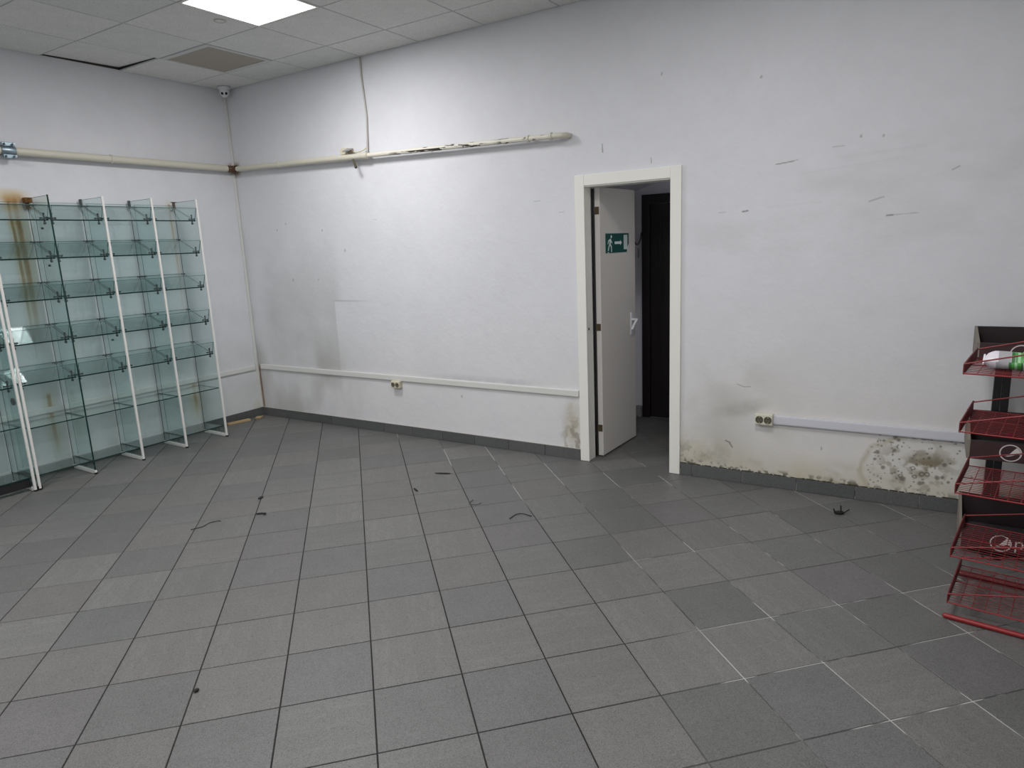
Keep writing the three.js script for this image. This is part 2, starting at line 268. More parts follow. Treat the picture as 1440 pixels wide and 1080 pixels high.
// hung ceiling: mineral tiles in a grid of bars
const ceiling = struct('ceiling');
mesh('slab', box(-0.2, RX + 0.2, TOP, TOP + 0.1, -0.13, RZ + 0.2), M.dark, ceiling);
const ceilTex = dataTex(512, 512, (i, j) => { const s = vnoise(i / 2.6, j / 2.6, 501), b = fbm(i / 90, j / 90, 3, 511), w = vnoise(i / 7, j / 5, 521); const v = 243 + (b - 0.5) * 10 - (s > 0.8 ? 34 : 0) - (w > 0.86 ? 22 : 0) + (s - 0.5) * 12; return [v, v, v * 0.99]; });
ceilTex.repeat.set(1 / 0.6, 1 / 0.6);
M.ceilTile = [0xe8e9e8, 0xe4e5e5, 0xebebea].map(h => std(h, 0.9, { map: ceilTex }));
M.gridBar = std(0xa8a9aa, 0.5);
const cellHole = new Set(LAMPS.map(([i, j]) => i + ',' + j)); cellHole.add('0,0');
{
  const gap = 0.006, r = rng(31), full = chamferTile(CELL - gap * 2, CELL - gap * 2, 0.014, 0.002).rotateX(Math.PI), rest = [];
  for (let i = -1; CX + i * CELL < RX; i++) for (let j = -1; CZ + j * CELL < RZ; j++) {
    if (cellHole.has(i + ',' + j)) continue;
    const x0 = Math.max(0.004, CX + i * CELL), x1 = Math.min(RX, CX + (i + 1) * CELL), z0 = Math.max(0.004, CZ + j * CELL), z1 = Math.min(RZ, CZ + (j + 1) * CELL);
    const w = x1 - x0, d = z1 - z0, xc = (x0 + x1) / 2, zc = (z0 + z1) / 2;
    const g = w > 0.595 && d > 0.595 ? full : chamferTile(w - gap * 2, d - gap * 2, 0.014, 0.002).rotateX(Math.PI);
    if (![[x0, z0], [x1, z0], [x0, z1], [x1, z1]].some(p => inView(p[0], H, p[1], 1.05))) { rest.push(g.clone().translate(xc, H, zc)); continue; }
    const o = mesh('ceiling_tile', g, M.ceilTile[Math.floor(r() * 3)], ceiling); o.position.set(xc, H, zc);
    if (i === -1 && j === 1) { // the loose tile by the left wall: its corner has lifted off the edge trim
      o.position.y = H + 0.012; o.rotation.set(0.02, 0, -0.026); part(o, 'loose tile with a lifted corner');
    }
  }
  mesh('far_ceiling_tiles', merge(rest), M.ceilTile[0], ceiling).userData.kind = 'stuff';
  const y0 = H + 0.003, y1 = H + 0.03;
  for (let j = 0; CZ + j * CELL < RZ; j++) { const z = CZ + j * CELL; const b = mesh('grid_bar', box(0.002, RX, y0, y0 + 0.003, z - 0.009, z + 0.009), M.gridBar, ceiling); mesh('bar_web', box(0.002, RX, y0 + 0.0028, y1 + 0.006, z - 0.0015, z + 0.0015), M.black, b); }  // webs coloured black so the gap at the loose tile stays dark
  for (let i = 0; CX + i * CELL < RX; i++) { const x = CX + i * CELL; const b = mesh('grid_bar', box(x - 0.009, x + 0.009, y0 + 0.0006, y0 + 0.0034, 0.002, RZ), M.gridBar, ceiling); mesh('bar_web', box(x - 0.0015, x + 0.0015, y0 + 0.0032, y1 + 0.005, 0.002, RZ), M.black, b); }  // same black webs, standing in for shade above the bars
  mesh('edge_trim', box(0.02, RX, H + 0.004, H + 0.008, 0.0005, 0.02), M.gridBar, ceiling);
  for (const [a, b] of [[0.02, 0.96], [1.62, RZ]]) mesh('edge_trim', box(0.0005, 0.02, H + 0.004, H + 0.008, a, b), M.gridBar, ceiling);
}

// ------------------------------------------------------------------ ceiling lights
M.lampGlow = new THREE.MeshStandardMaterial({ color: 0xffffff, roughness: 0.6, emissive: LAMP_TINT, emissiveIntensity: 0.9 });
LAMPS.forEach(([i, j, power], k) => {
  const xc = CX + (i + 0.5) * CELL, zc = CZ + (j + 0.5) * CELL;
  const words = ['square white ceiling panel light glowing above the left end of the pipe', 'square white ceiling panel light right of the doorway, near the door wall', 'added unseen square white ceiling panel light over the left half, away from the walls', 'added unseen square white ceiling panel light behind the photographer'];
  const t = thing('ceiling_light', words[k], 'ceiling light', [xc, H - 0.004, zc], 0, 'flush ceiling panel lights');
  const f = []; for (const s of [-1, 1]) { f.push(box(-0.294, 0.294, 0, 0.03, s > 0 ? 0.28 : -0.294, s > 0 ? 0.294 : -0.28, 0.002)); f.push(box(s > 0 ? 0.28 : -0.294, s > 0 ? 0.294 : -0.28, 0, 0.03, -0.28, 0.28, 0.002)); }
  mesh('frame', f, M.white, t);
  mesh('diffuser', box(-0.28, 0.28, 0.003, 0.008, -0.28, 0.28), M.lampGlow, t);
  const l = new THREE.RectAreaLight(LAMP_TINT, power, 0.55, 0.55); l.name = 'panel_lamp'; l.position.set(0, -0.003, 0); l.rotation.x = -Math.PI / 2; t.add(l);
});
{ // return-air grille in the corner cell
  const t = thing('ceiling_vent', 'square brownish perforated return-air grille set in the ceiling near the corner', 'vent', [CX + 0.3, H - 0.003, CZ + 0.3]);
  const a = 0.293, L = -0.275, R = 0.262, F = 0.25, N = -0.262;
  mesh('frame', [box(-a, L, 0, 0.012, -a, a), box(R, a, 0, 0.012, -a, a), box(L, R, 0, 0.012, -a, N), box(L, R, 0, 0.012, F, a)], std(0xc9cac9, 0.5), t);
  const perf = dataTex(256, 256, (i, j) => { const q = Math.hypot(i % 16 - 8, j % 16 - 8); const v = q < 4.2 ? 96 : 205; return [v, v * 0.975, v * 0.93]; }); perf.repeat.set(1 / 0.1, 1 / 0.1);
  mesh('perforated_plate', uvFrom(box(L, R, 0.005, 0.008, N, F), 0, 2), std(0xe2dfd8, 0.7, { map: perf }), t);
}
{
  const c = new THREE.TorusGeometry(0.03, 0.004, 6, 32); c.rotateX(Math.PI / 2); const d = new THREE.CylinderGeometry(0.03, 0.03, 0.004, 32);
  const t = thing('ceiling_plug', 'round flush plug in the ceiling tile beside the glowing panel light', 'plug', [1.66, H - 0.002, 1.22]);
  mesh('rim', c.scale(1.15, 1, 1.15), std(0xbcb9ae, 0.7), t); mesh('disc', d, M.ceilTile[0], t);
}
{ // turret camera in the corner
  const t = thing('security_camera', 'small white dome security camera under the ceiling in the corner', 'camera', [0.135, H - 0.001, 0.11], 0.85);
  const base = new THREE.LatheGeometry([[0, 0], [0.055, 0], [0.056, -0.012], [0.05, -0.026], [0.036, -0.03], [0, -0.03]].map(p => new THREE.Vector2(...p)).reverse(), 32);
  mesh('base', base, M.plastic, t);
  const eye = mesh('housing', ball(0, -0.05, 0, 0.042, 24), M.plastic, t);
  for (const s of [-1, 1]) mesh('lens', ball(s * 0.016, -0.064, 0.031, 0.0125, 14), M.black, t);
  mesh('trim_ring', new THREE.TorusGeometry(0.036, 0.005, 8, 28).rotateX(Math.PI / 2).translate(0, -0.033, 0), M.plastic, t);
}

// ------------------------------------------------------------------ door in the door wall
const door1 = struct('door_1');
{
  const ox0 = 3.634, ox1 = 4.388, oh = 2.047, w = 0.072, ix0 = 3.702, ix1 = 4.312, ih = 1.967;
  mesh('casing', box(ox0, ox0 + w, 0.002, oh, 0.0005, 0.016, 0.003), M.white, door1);
  mesh('casing', box(ox1 - w, ox1, 0.002, oh, 0.0005, 0.016, 0.003), M.white, door1);
  mesh('casing', box(ox0 + w, ox1 - w, oh - w, oh, 0.0005, 0.0155, 0.003), M.white, door1);
  mesh('jamb', box(DX0 + 0.001, ix0, 0.002, ih, -0.1, 0.006, 0.002), M.white, door1);
  mesh('jamb', box(ix1, DX1 - 0.001, 0.002, ih, -0.128, 0.006, 0.002), M.white, door1);
  mesh('jamb', box(DX0 + 0.001, DX1 - 0.001, ih, DH - 0.001, -0.128, 0.006, 0.002), M.white, door1);
  mesh('dark_gap_strip', box(3.7025, 3.7155, 0.012, 1.962, -0.14, -0.112, 0.002), M.black, door1);  // black strip put in for the shade of the hinge-side gap
  const keep = new THREE.TorusGeometry(0.007, 0.0025, 8, 20); keep.rotateY(Math.PI / 2).translate(ix0 + 0.001, 0.985, -0.028);
  mesh('screw_cap', keep, M.dark, door1);
  // leaf, opened into the corridor
  const leaf = mesh('door_leaf', box(0, 0.04, 0.012, 1.972, -0.604, 0, 0.002), M.doorLeaf, door1);
  leaf.position.set(3.716, 0, -0.128); leaf.rotation.y = -0.035;
  for (const y of [0.222, 0.982, 1.808]) {
    const h = mesh('hinge', [box(0.004, 0.036, y - 0.022, y + 0.03, 0.0003, 0.004, 0.001), rod([-0.004, y - 0.05, 0.006], [-0.004, y + 0.03, 0.006], 0.0065, 10), box(-0.012, 0, y - 0.05, y - 0.02, 0.004, 0.008)], M.brass, leaf);
  }
  const hd = [box(0.0402, 0.048, 0.862, 1.042, -0.545, -0.505, 0.003), rod([0.045, 0.985, -0.525], [0.088, 0.985, -0.525], 0.009, 12), tube([[0.088, 0.987, -0.528], [0.09, 0.98, -0.51], [0.084, 0.945, -0.47], [0.078, 0.915, -0.45]], 0.009, 20, 10)];
  part(mesh('handle', hd, std(0xe4e4ea, 0.35), leaf), 'white lever handle on a long plate');
}
{ // exit sign stuck to the leaf
  const tx = canvasTex(512, 180, (g, w, h) => {
    g.fillStyle = '#0f4f48'; g.fillRect(0, 0, w, h); g.fillStyle = '#e3ecea'; g.strokeStyle = '#e3ecea'; g.lineCap = 'round'; g.lineJoin = 'round';
    g.beginPath(); g.arc(118, 30, 14, 0, 7); g.fill();
    g.lineWidth = 30; g.beginPath(); g.moveTo(98, 62); g.lineTo(88, 96); g.stroke();
    g.lineWidth = 14; g.beginPath(); g.moveTo(92, 58); g.lineTo(58, 68); g.lineTo(46, 92); g.stroke(); g.beginPath(); g.moveTo(104, 60); g.lineTo(128, 84); g.stroke();
    g.lineWidth = 17; g.beginPath(); g.moveTo(82, 100); g.lineTo(64, 126); g.lineTo(52, 152); g.stroke(); g.beginPath(); g.moveTo(94, 102); g.lineTo(118, 122); g.lineTo(122, 164); g.stroke();
    g.fillRect(190, 76, 128, 24); g.beginPath(); g.moveTo(314, 62); g.lineTo(352, 88); g.lineTo(314, 114); g.fill();
    g.fillStyle = '#cfd8d6'; g.fillRect(394, 16, 86, 138); g.fillStyle = '#d8d4d0'; g.beginPath(); g.moveTo(512, 104); g.lineTo(500, 110); g.lineTo(470, 150); g.lineTo(468, 180); g.lineTo(512, 180); g.fill();
    g.beginPath(); g.moveTo(28, 180); g.lineTo(70, 180); g.lineTo(48, 168); g.fill();
  });
  const t = thing('exit_sign', 'green and white exit sign with a running figure and arrow on the open door', 'sign', [3.7567, 1.512, -0.128], -0.035);
  const g = new THREE.PlaneGeometry(0.395, 0.14); g.rotateY(Math.PI / 2); g.translate(0.0032, 0.07, -0.28);
  mesh('plate', box(0.0005, 0.003, 0, 0.14, -0.4775, -0.0825), std(0x1d6a60, 0.5), t);
  mesh('printed_face', g, std(0xffffff, 0.45, { map: tx }), t);
}
// corridor behind the door
const wc = struct('wall_corridor');
mesh('far_wall', box(3.2, 4.7, 0, TOP, -1.6, -1.4), M.dimWall, wc);
mesh('side_wall', box(3.2, 3.44, 0, TOP, -1.4, -0.131), M.dimWall, wc);
{ // right side of the corridor, with an unseen window added to brighten the leaf
  const s = new THREE.Shape([[0.131, 0], [1.4, 0], [1.4, TOP], [0.131, TOP]].map(p => new THREE.Vector2(...p)));
  s.holes.push(new THREE.Path([[0.4, 1.45], [0.4, 2.0], [1.0, 2.0], [1.0, 1.45]].map(p => new THREE.Vector2(...p))));
  const g = new THREE.ExtrudeGeometry(s, { depth: 0.18, bevelEnabled: false }); g.rotateY(Math.PI / 2).translate(4.52, 0, 0); mesh('side_wall', g, M.dimWall, wc);
  const w = struct('added_window_2'), f = std(0xc8c8c8, 0.5);
  for (const z of [-0.42, -0.965]) mesh('stile', box(4.6, 4.63, 1.452, 1.998, z - 0.033, z + 0.018), f, w);
  for (const y of [1.452, 1.968]) mesh('rail', box(4.6, 4.63, y, y + 0.03, -0.945, -0.455), f, w);
  mesh('pane', box(4.612, 4.617, 1.483, 1.967, -0.945, -0.455), new THREE.MeshPhysicalMaterial({ color: 0xffffff, roughness: 0, transmission: 1, thickness: 0, ior: 1.5 }), w);
}
mesh('plaster_edge', tube([[3.578, 0.12, -1.398], [3.583, 0.5, -1.396], [3.574, 0.9, -1.396], [3.582, 1.4, -1.396], [3.578, 1.99, -1.398]], 0.012, 40, 8), M.dimWall, wc);
const cc = struct('ceiling_corridor');
{ const s = new THREE.Shape([[3.44, 1.99], [4.52, 2.295], [4.52, 2.395], [3.44, 2.09]].map(p => new THREE.Vector2(...p))); const g = new THREE.ExtrudeGeometry(s, { depth: 0.45, bevelEnabled: false }); g.translate(0, 0, -1.4); mesh('sloped_soffit', g, M.dimWall, cc); mesh('slab', box(3.44, 4.52, 2.5, 2.6, -1.4, -0.131), M.dimWall, cc); }
const door2 = struct('door_2');
{
  const m = std(0x1c1417, 0.4), m2 = std(0x171013, 0.45);
  mesh('casing', [box(3.588, 3.66, 0.002, 1.975, -1.3995, -1.36, 0.004), box(4.42, 4.5, 0.002, 1.975, -1.3995, -1.36, 0.004), box(3.66, 4.42, 1.9, 1.975, -1.3995, -1.36, 0.004)], m, door2);
  mesh('door_leaf', box(3.663, 4.417, 0.008, 1.897, -1.3995, -1.378, 0.003), m2, door2);
  mesh('panel_moulding', [box(3.74, 3.755, 0.2, 1.78, -1.378, -1.368, 0.003), box(4.325, 4.34, 0.2, 1.78, -1.378, -1.368, 0.003), box(3.755, 4.325, 1.765, 1.78, -1.378, -1.368, 0.003), box(3.755, 4.325, 0.2, 0.215, -1.378, -1.368, 0.003)], m, door2);
}
tag(mesh('corridor_pipe', rod([3.472, 1.42, -1.37], [3.472, 2.07, -1.37], 0.014, 12), std(0xa9a3a6, 0.6)), 'thin grey vertical pipe in the corridor behind the open door', 'pipe');
tag(mesh('corridor_cable', tube([[3.512, 2.0, -1.385], [3.512, 1.7, -1.385], [3.517, 1.58, -1.38], [3.545, 1.555, -1.38], [3.568, 1.6, -1.38], [3.582, 1.66, -1.372]], 0.006, 48), std(0x6d686c, 0.6)), 'loose grey cable looping beside the dark corridor door', 'cable');
{ const t = thing('junction_box', 'small grey junction box on the corridor wall below the looping cable', 'junction box', [3.515, 1.44, -1.399]); mesh('housing', box(-0.035, 0.035, 0, 0.085, 0, 0.035, 0.004), std(0xb4b0b6, 0.6), t); mesh('lid', box(-0.032, 0.032, 0.003, 0.082, 0.035, 0.04, 0.002), std(0xbdb9bf, 0.6), t); }
tag(mesh('skirting_block', [box(3.52, 3.585, 0.002, 0.1, -1.395, -1.33, 0.004), box(3.45, 3.56, 0.002, 0.03, -1.33, -1.27, 0.006)], std(0x8b8a8c, 0.8)), 'broken grey skirting piece on the floor beside the dark corridor door', 'skirting piece');

// ------------------------------------------------------------------ heating pipes
function cylU(a, b, r, n = 16) { return rod(a, b, r, n); }
const peelTex = dataTex(512, 128, (i, j) => { const x = i / 512, y = j / 128, m = sstep(0.575, 0.6, fbm(x * 16, y * 7, 4, 601) * 0.72 + fbm(x * 50, y * 14, 2, 611) * 0.3), a = sstep(0.1, 0.3, x) * sstep(0.98, 0.9, x) * (1 - 0.9 * sstep(0.66, 0.7, x) * sstep(0.78, 0.74, x)); const n = fbm(x * 30, y * 9, 3, 621); return mixc([205 + n * 14, 201 + n * 14, 188 + n * 14], [52, 48, 44], m * a); }, { repeat: false });
M.pipe = std(0xc9c5b6, 0.45); M.pipePeel = std(0xffffff, 0.5, { map: peelTex });
M.rust = std(0x5c4330, 0.9); M.galv = std(0x8b9ba3, 0.35, { metalness: 0.7 });
{
  const t = thing('heating_pipe', 'white painted pipe along the door wall with peeling black patches, ending in an elbow', 'pipe');
  const P = x => 2.418 - 0.0295 * (x - 0.06), z = 0.062;
  const pipeGeo = (x0, x1, r) => { const g = new THREE.CylinderGeometry(r, r, x1 - x0, 20, 1, true); g.rotateZ(Math.PI / 2); const p = g.attributes.position, uv = g.attributes.uv; for (let i = 0; i < p.count; i++) uv.setXY(i, p.getX(i) / (x1 - x0) + 0.5, uv.getX(i)); g.rotateZ(Math.atan2(P(x1) - P(x0), x1 - x0)); g.translate((x0 + x1) / 2, (P(x0) + P(x1)) / 2, z); return g; };
  mesh('pipe_run', pipeGeo(0.124, 1.78, 0.024), M.pipe, t);
  part(mesh('pipe_run', pipeGeo(1.75, 3.5, 0.0185), M.pipePeel, t), 'pipe length with black patches where paint has peeled');
  const collar = (x, r, l) => { const g = new THREE.CylinderGeometry(r, r, l, 20); g.rotateZ(Math.PI / 2); g.translate(x, P(x), z); return g; };
  mesh('coupling', [collar(1.77, 0.028, 0.05)], M.pipe, t);
  mesh('coupling', [collar(3.31, 0.024, 0.014)], M.pipe, t); mesh('coupling', [collar(3.49, 0.025, 0.018)], M.pipe, t); mesh('coupling', [collar(0.72, 0.029, 0.012)], M.pipe, t);
  mesh('elbow', tube([[3.48, P(3.48), z], [3.54, P(3.54), z], [3.575, P(3.57), z - 0.003], [3.596, P(3.59), z - 0.024], [3.598, P(3.59), 0.004]], 0.0198, 24, 14), M.pipe, t);
  for (const x of [0.9, 2.4, 3.31]) mesh('pipe_bracket', rod([x, P(x), z - 0.01], [x, P(x), 0.002], 0.006), M.pipe, t);
  part(mesh('drain_stub', [rod([1.635, P(1.63) - 0.02, z + 0.01], [1.675, P(1.63) - 0.085, z + 0.03], 0.009, 10), rod([1.672, P(1.63) - 0.08, z + 0.0285], [1.679, P(1.63) - 0.092, z + 0.032], 0.0115, 10)], std(0x55503f, 0.5, { metalness: 0.4 }), t), 'dark drain stub pointing down');
  const u = thing('heating_pipe', 'thicker cream pipe along the left wall above the glass shelves, with a rusted corner elbow', 'pipe');
  const yl = 2.421;
  mesh('pipe_run', rod([0.062, yl, 0.1], [0.062, yl, 3.2], 0.029, 20), M.pipe, u);
  mesh('coupling', rod([0.062, yl, 1.19], [0.062, yl, 1.205], 0.034, 20), M.pipe, u);
  part(mesh('elbow', [tube([[0.062, yl, 0.13], [0.062, yl, 0.085], [0.075, yl, 0.064], [0.12, yl - 0.002, 0.062]], 0.03, 16, 14)], M.rust, u), 'rusted brown elbow');
  mesh('pipe_bracket', [rod([0.062, yl, 1.197], [0.001, yl, 1.197], 0.006)], M.pipe, u);
  const c = thing('repair_clamp', 'galvanised bolted repair clamp around the pipe on the left wall', 'clamp', [0.062, yl, 1.93]);
  mesh('sleeve', new THREE.LatheGeometry([[0.0295, -0.045], [0.037, -0.045], [0.0375, 0], [0.037, 0.045], [0.0295, 0.045], [0.0295, -0.045]].map(p => new THREE.Vector2(...p)), 28).rotateX(Math.PI / 2), M.galv, c);
  for (const s of [-1, 1]) mesh('flange', [box(-0.012, 0.02, 0.03 * s - 0.014, 0.03 * s + 0.014, -0.04, 0.04, 0.004).translate(0.012, 0.012 * s, 0)], M.galv, c);
  for (const s of [-1, 1]) for (const e of [-1, 1]) mesh('bolt', [rod([0.02, 0.042 * s, 0.026 * e], [0.062, 0.042 * s, 0.026 * e], 0.008, 6)], M.galv, c);
}
{ // cable from the ceiling, box and bracket over the pipe
  tag(mesh('wall_cable', tube([[1.742, 3.13, 0.012], [1.742, 2.98, 0.011], [1.757, 2.8, 0.01], [1.764, 2.68, 0.01], [1.757, 2.55, 0.012], [1.75, 2.395, 0.02]], 0.0072, 60), std(0xb5b2ac, 0.5)), 'thin white cable hanging from the ceiling down to the pipe on the door wall', 'cable');
  const t = thing('junction_box', 'small white junction box with an open lid sitting above the pipe', 'junction box', [1.54, 2.4, 0.001]);
  mesh('housing', [box(-0.075, 0, 0.005, 0.055, 0, 0.045, 0.003)], M.oldPlastic, t);
  part(mesh('lid', [box(-0.005, 0.07, 0.05, 0.058, 0.02, 0.075, 0.002).rotateX(0.4)], std(0x8d8f90, 0.5), t), 'grey open lid');
  mesh('terminal_block', [box(0.005, 0.04, 0.008, 0.05, 0.002, 0.03, 0.003)], std(0xb09a84, 0.6), t);
  mesh('lead', tube([[0.04, 0.02, 0.02], [0.11, 0.01, 0.03], [0.17, 0.018, 0.03], [0.2, 0.035, 0.02]], 0.005, 24), M.oldPlastic, t);
}
// ------------------------------------------------------------------ cable trunking and sockets
function trunking(name, label, x0, x1, y0, h, d, mat, axis = 'x') {
  const t = thing(name, label, 'trunking');
  const g = axis === 'x' ? [box(x0, x1, y0, y0 + h, 0.0005, d, 0.003)] : axis === 'z' ? [box(0.0005, d, y0, y0 + h, x0, x1, 0.003)] : null;
  mesh('channel', g, mat, t);
  const lid = axis === 'x' ? box(x0 + 0.001, x1 - 0.001, y0 + h * 0.12, y0 + h * 0.88, d, d + 0.002, 0.001) : box(d, d + 0.002, y0 + h * 0.12, y0 + h * 0.88, x0 + 0.001, x1 - 0.001, 0.001);
  mesh('lid', lid, mat, t); return t;
}
trunking('cable_trunking', 'long white cable trunking on the door wall from the corner to the door', 0.055, 3.628, 0.484, 0.05, 0.014, std(0xd3d3cf, 0.5));
trunking('cable_trunking', 'pale grey cable trunking from the right socket to behind the red rack', 4.99, 7.2, 0.424, 0.056, 0.022, std(0xcbccd3, 0.45));
trunking('cable_trunking', 'white cable trunking along the left wall passing behind the glass shelves', 0.045, 3.4, 0.476, 0.046, 0.014, std(0xd0d0cd, 0.5), 'z');
{ const t = thing('cable_trunking', 'narrow white vertical trunking in the wall corner below the dome camera', 'trunking'); mesh('channel', box(0.0005, 0.009, 0.086, 2.38, 0.004, 0.034, 0.002), std(0xd2d2ce, 0.5), t); mesh('channel', box(0.0005, 0.009, 2.46, H - 0.01, 0.004, 0.03, 0.002), std(0xd2d2ce, 0.5), t); }
function socket(x, y, w, h, label, mat) {
  const t = thing('double_socket', label, 'socket', [x, y, 0.0005]);
  mesh('housing', box(-w / 2, w / 2, -h / 2, h / 2, 0, 0.04, 0.006), mat, t);
  for (const s of [-1, 1]) {
    const ring = new THREE.TorusGeometry(h * 0.36, 0.0025, 8, 28); ring.translate(s * w * 0.235, -0.002, 0.04);
    const cup = new THREE.CylinderGeometry(h * 0.35, h * 0.33, 0.002, 24); cup.rotateX(Math.PI / 2).translate(s * w * 0.235, -0.002, 0.0408);
    const o = part(mesh('outlet', [cup], std(0x4c493c, 0.6), t), 'dark round outlet'); mesh('rim', ring, mat, o);
    mesh('contact', [rod([s * w * 0.235 - 0.007, -0.004, 0.041], [s * w * 0.235 - 0.007, -0.004, 0.0425], 0.003), rod([s * w * 0.235 + 0.007, -0.004, 0.041], [s * w * 0.235 + 0.007, -0.004, 0.0425], 0.003), box(s * w * 0.235 - 0.0035, s * w * 0.235 + 0.0035, -0.002 + h * 0.18, h * 0.31, 0.0415, 0.0432), box(s * w * 0.235 - 0.0035, s * w * 0.235 + 0.0035, -h * 0.33, -h * 0.2, 0.0415, 0.0432)], std(0x8d8872, 0.5), o);
  }
  return t;
}
socket(1.868, 0.457, 0.098, 0.062, 'yellowed double socket hanging under the trunking on the door wall left of the door', M.oldPlastic);
socket(4.936, 0.452, 0.108, 0.072, 'cream double socket at the end of the trunking right of the door', std(0xd0ccbd, 0.5));

// ------------------------------------------------------------------ glass shelving
M.glass = new THREE.MeshPhysicalMaterial({ color: new THREE.Color().setRGB(0.875, 0.93, 0.924), roughness: 0.0, metalness: 0, transmission: 1, thickness: 0, ior: 1.5 });
M.shelfGlass = new THREE.MeshPhysicalMaterial({ color: new THREE.Color().setRGB(0.925, 0.955, 0.952), roughness: 0.0, metalness: 0, transmission: 1, thickness: 0, ior: 1.5 });
M.backGlass = new THREE.MeshPhysicalMaterial({ color: new THREE.Color().setRGB(0.92, 0.952, 0.948), roughness: 0.0, metalness: 0, transmission: 1, thickness: 0, ior: 1.5 });
M.glassEdge = std(0x10302b, 0.15); M.glassEdgeLight = std(0x3f6660, 0.2);
M.profile = std(0xd9d8d4, 0.4); M.clip = std(0x4c5456, 0.35, { metalness: 0.5 });
const clipGeo = merge([rod([0, -0.024, 0], [0, 0.03, 0], 0.0045, 8), ball(0, -0.027, 0, 0.0085, 10), ball(0, 0.031, 0, 0.007, 10), rod([0, 0.004, -0.02], [0, 0.004, 0.02], 0.0045, 8), ball(0, 0.004, 0.02, 0.0065, 8), ball(0, 0.004, -0.02, 0.0065, 8)]);
const backClipGeo = merge([rod([0.02, 0, -0.014], [0.02, 0, 0.014], 0.0035, 8), ball(0.02, 0, 0.015, 0.0055, 8), ball(0.02, 0, -0.015, 0.0055, 8), rod([0.02, -0.016, 0.0], [0.02, 0.004, 0.0], 0.0035, 8)]);
const LEVELS = [[1.92, 2.045], [1.65, 1.775], [1.356, 1.475], [1.054, 1.158], [0.764, 0.862]];
const X0 = 0.022, D = 0.352, TH = 0.008;
function sidePanel(t, z, kind, foot) {
  const p = mesh('side_panel', box(X0, D, 0.03, 2.092, z - TH / 2, z + TH / 2), M.glass, t);
  mesh('back_edge', box(X0 - 0.002, X0 + 0.0004, 0.03, 2.092, z - 0.0025, z + 0.0025), M.glassEdge, p);
  mesh('top_edge', box(X0, D, 2.092, 2.0935, z - TH / 2, z + TH / 2), M.glassEdgeLight, p);
  if (kind === 'white') part(mesh('edge_profile', box(D - 0.004, D + 0.012, 0.002, 2.098, z - 0.008, z + 0.008, 0.002), M.profile, t), 'white edge profile');
  else part(mesh('front_edge', box(D, D + 0.0025, 0.03, 2.098, z - 0.0055, z + 0.0055, 0.001), M.glassEdge, p), 'bare dark green glass edge');
  const f = mesh('foot', box(X0, D + 0.01, 0.001, 0.029, z - (foot === 'black' ? 0.018 : 0.009), z + (foot === 'black' ? 0.018 : 0.009), 0.003), foot === 'black' ? M.black : M.profile, t);
  mesh('foot_tip', box(D - 0.006, D + 0.016, 0.0005, 0.012, z - 0.01, z + 0.01, 0.002), M.black, f);
}
function slopedShelf(t, z0, z1, yf, yb) {
  const xf = 0.322, xb = 0.034, a = Math.atan2(yb - yf, xf - xb), L = Math.hypot(yb - yf, xf - xb), w = z1 - z0;
  const s = mesh('shelf', box(-L, 0, 0, 0.006, 0, w), M.shelfGlass, t); s.position.set(xf, yf, z0); s.rotation.z = -a;
  part(mesh('front_edge', box(-0.0005, 0.0035, -0.0015, 0.0075, 0, w), M.glassEdge, s), 'dark green front edge');
  for (const q of [0, w]) mesh('side_edge', box(-L, 0, 0.0012, 0.0045, q - 0.0007, q + 0.0007), M.glassEdge, s);
  mesh('back_edge', box(-L - 0.001, -L + 0.001, 0.001, 0.005, 0, w), M.glassEdgeLight, s);
  const lip = mesh('lip', box(-0.006, -0.0005, 0.0085, 0.112, 0.004, w - 0.004), M.shelfGlass, s);
  const e = part(mesh('lip_edge', [box(-0.0062, -0.0003, 0.0085, 0.112, 0.003, 0.0048), box(-0.0062, -0.0003, 0.0085, 0.112, w - 0.0048, w - 0.003), box(-0.006, -0.0006, 0.112, 0.1135, 0.003, w - 0.003)], M.glassEdgeLight, s), 'green lip edge');
}
function flatShelf(t, z0, z1, y, x1, dark) {
  const s = mesh('shelf', box(X0 + 0.01, x1, y, y + 0.006, z0, z1), M.shelfGlass, t);
  mesh('front_edge', box(x1, x1 + 0.003, y - 0.001, y + 0.007, z0, z1), M.glassEdge, s);
  for (const q of [z0, z1]) mesh('side_edge', box(X0, x1, y + 0.0005, y + 0.0055, q - 0.0012, q + 0.0012), M.glassEdge, s);
}
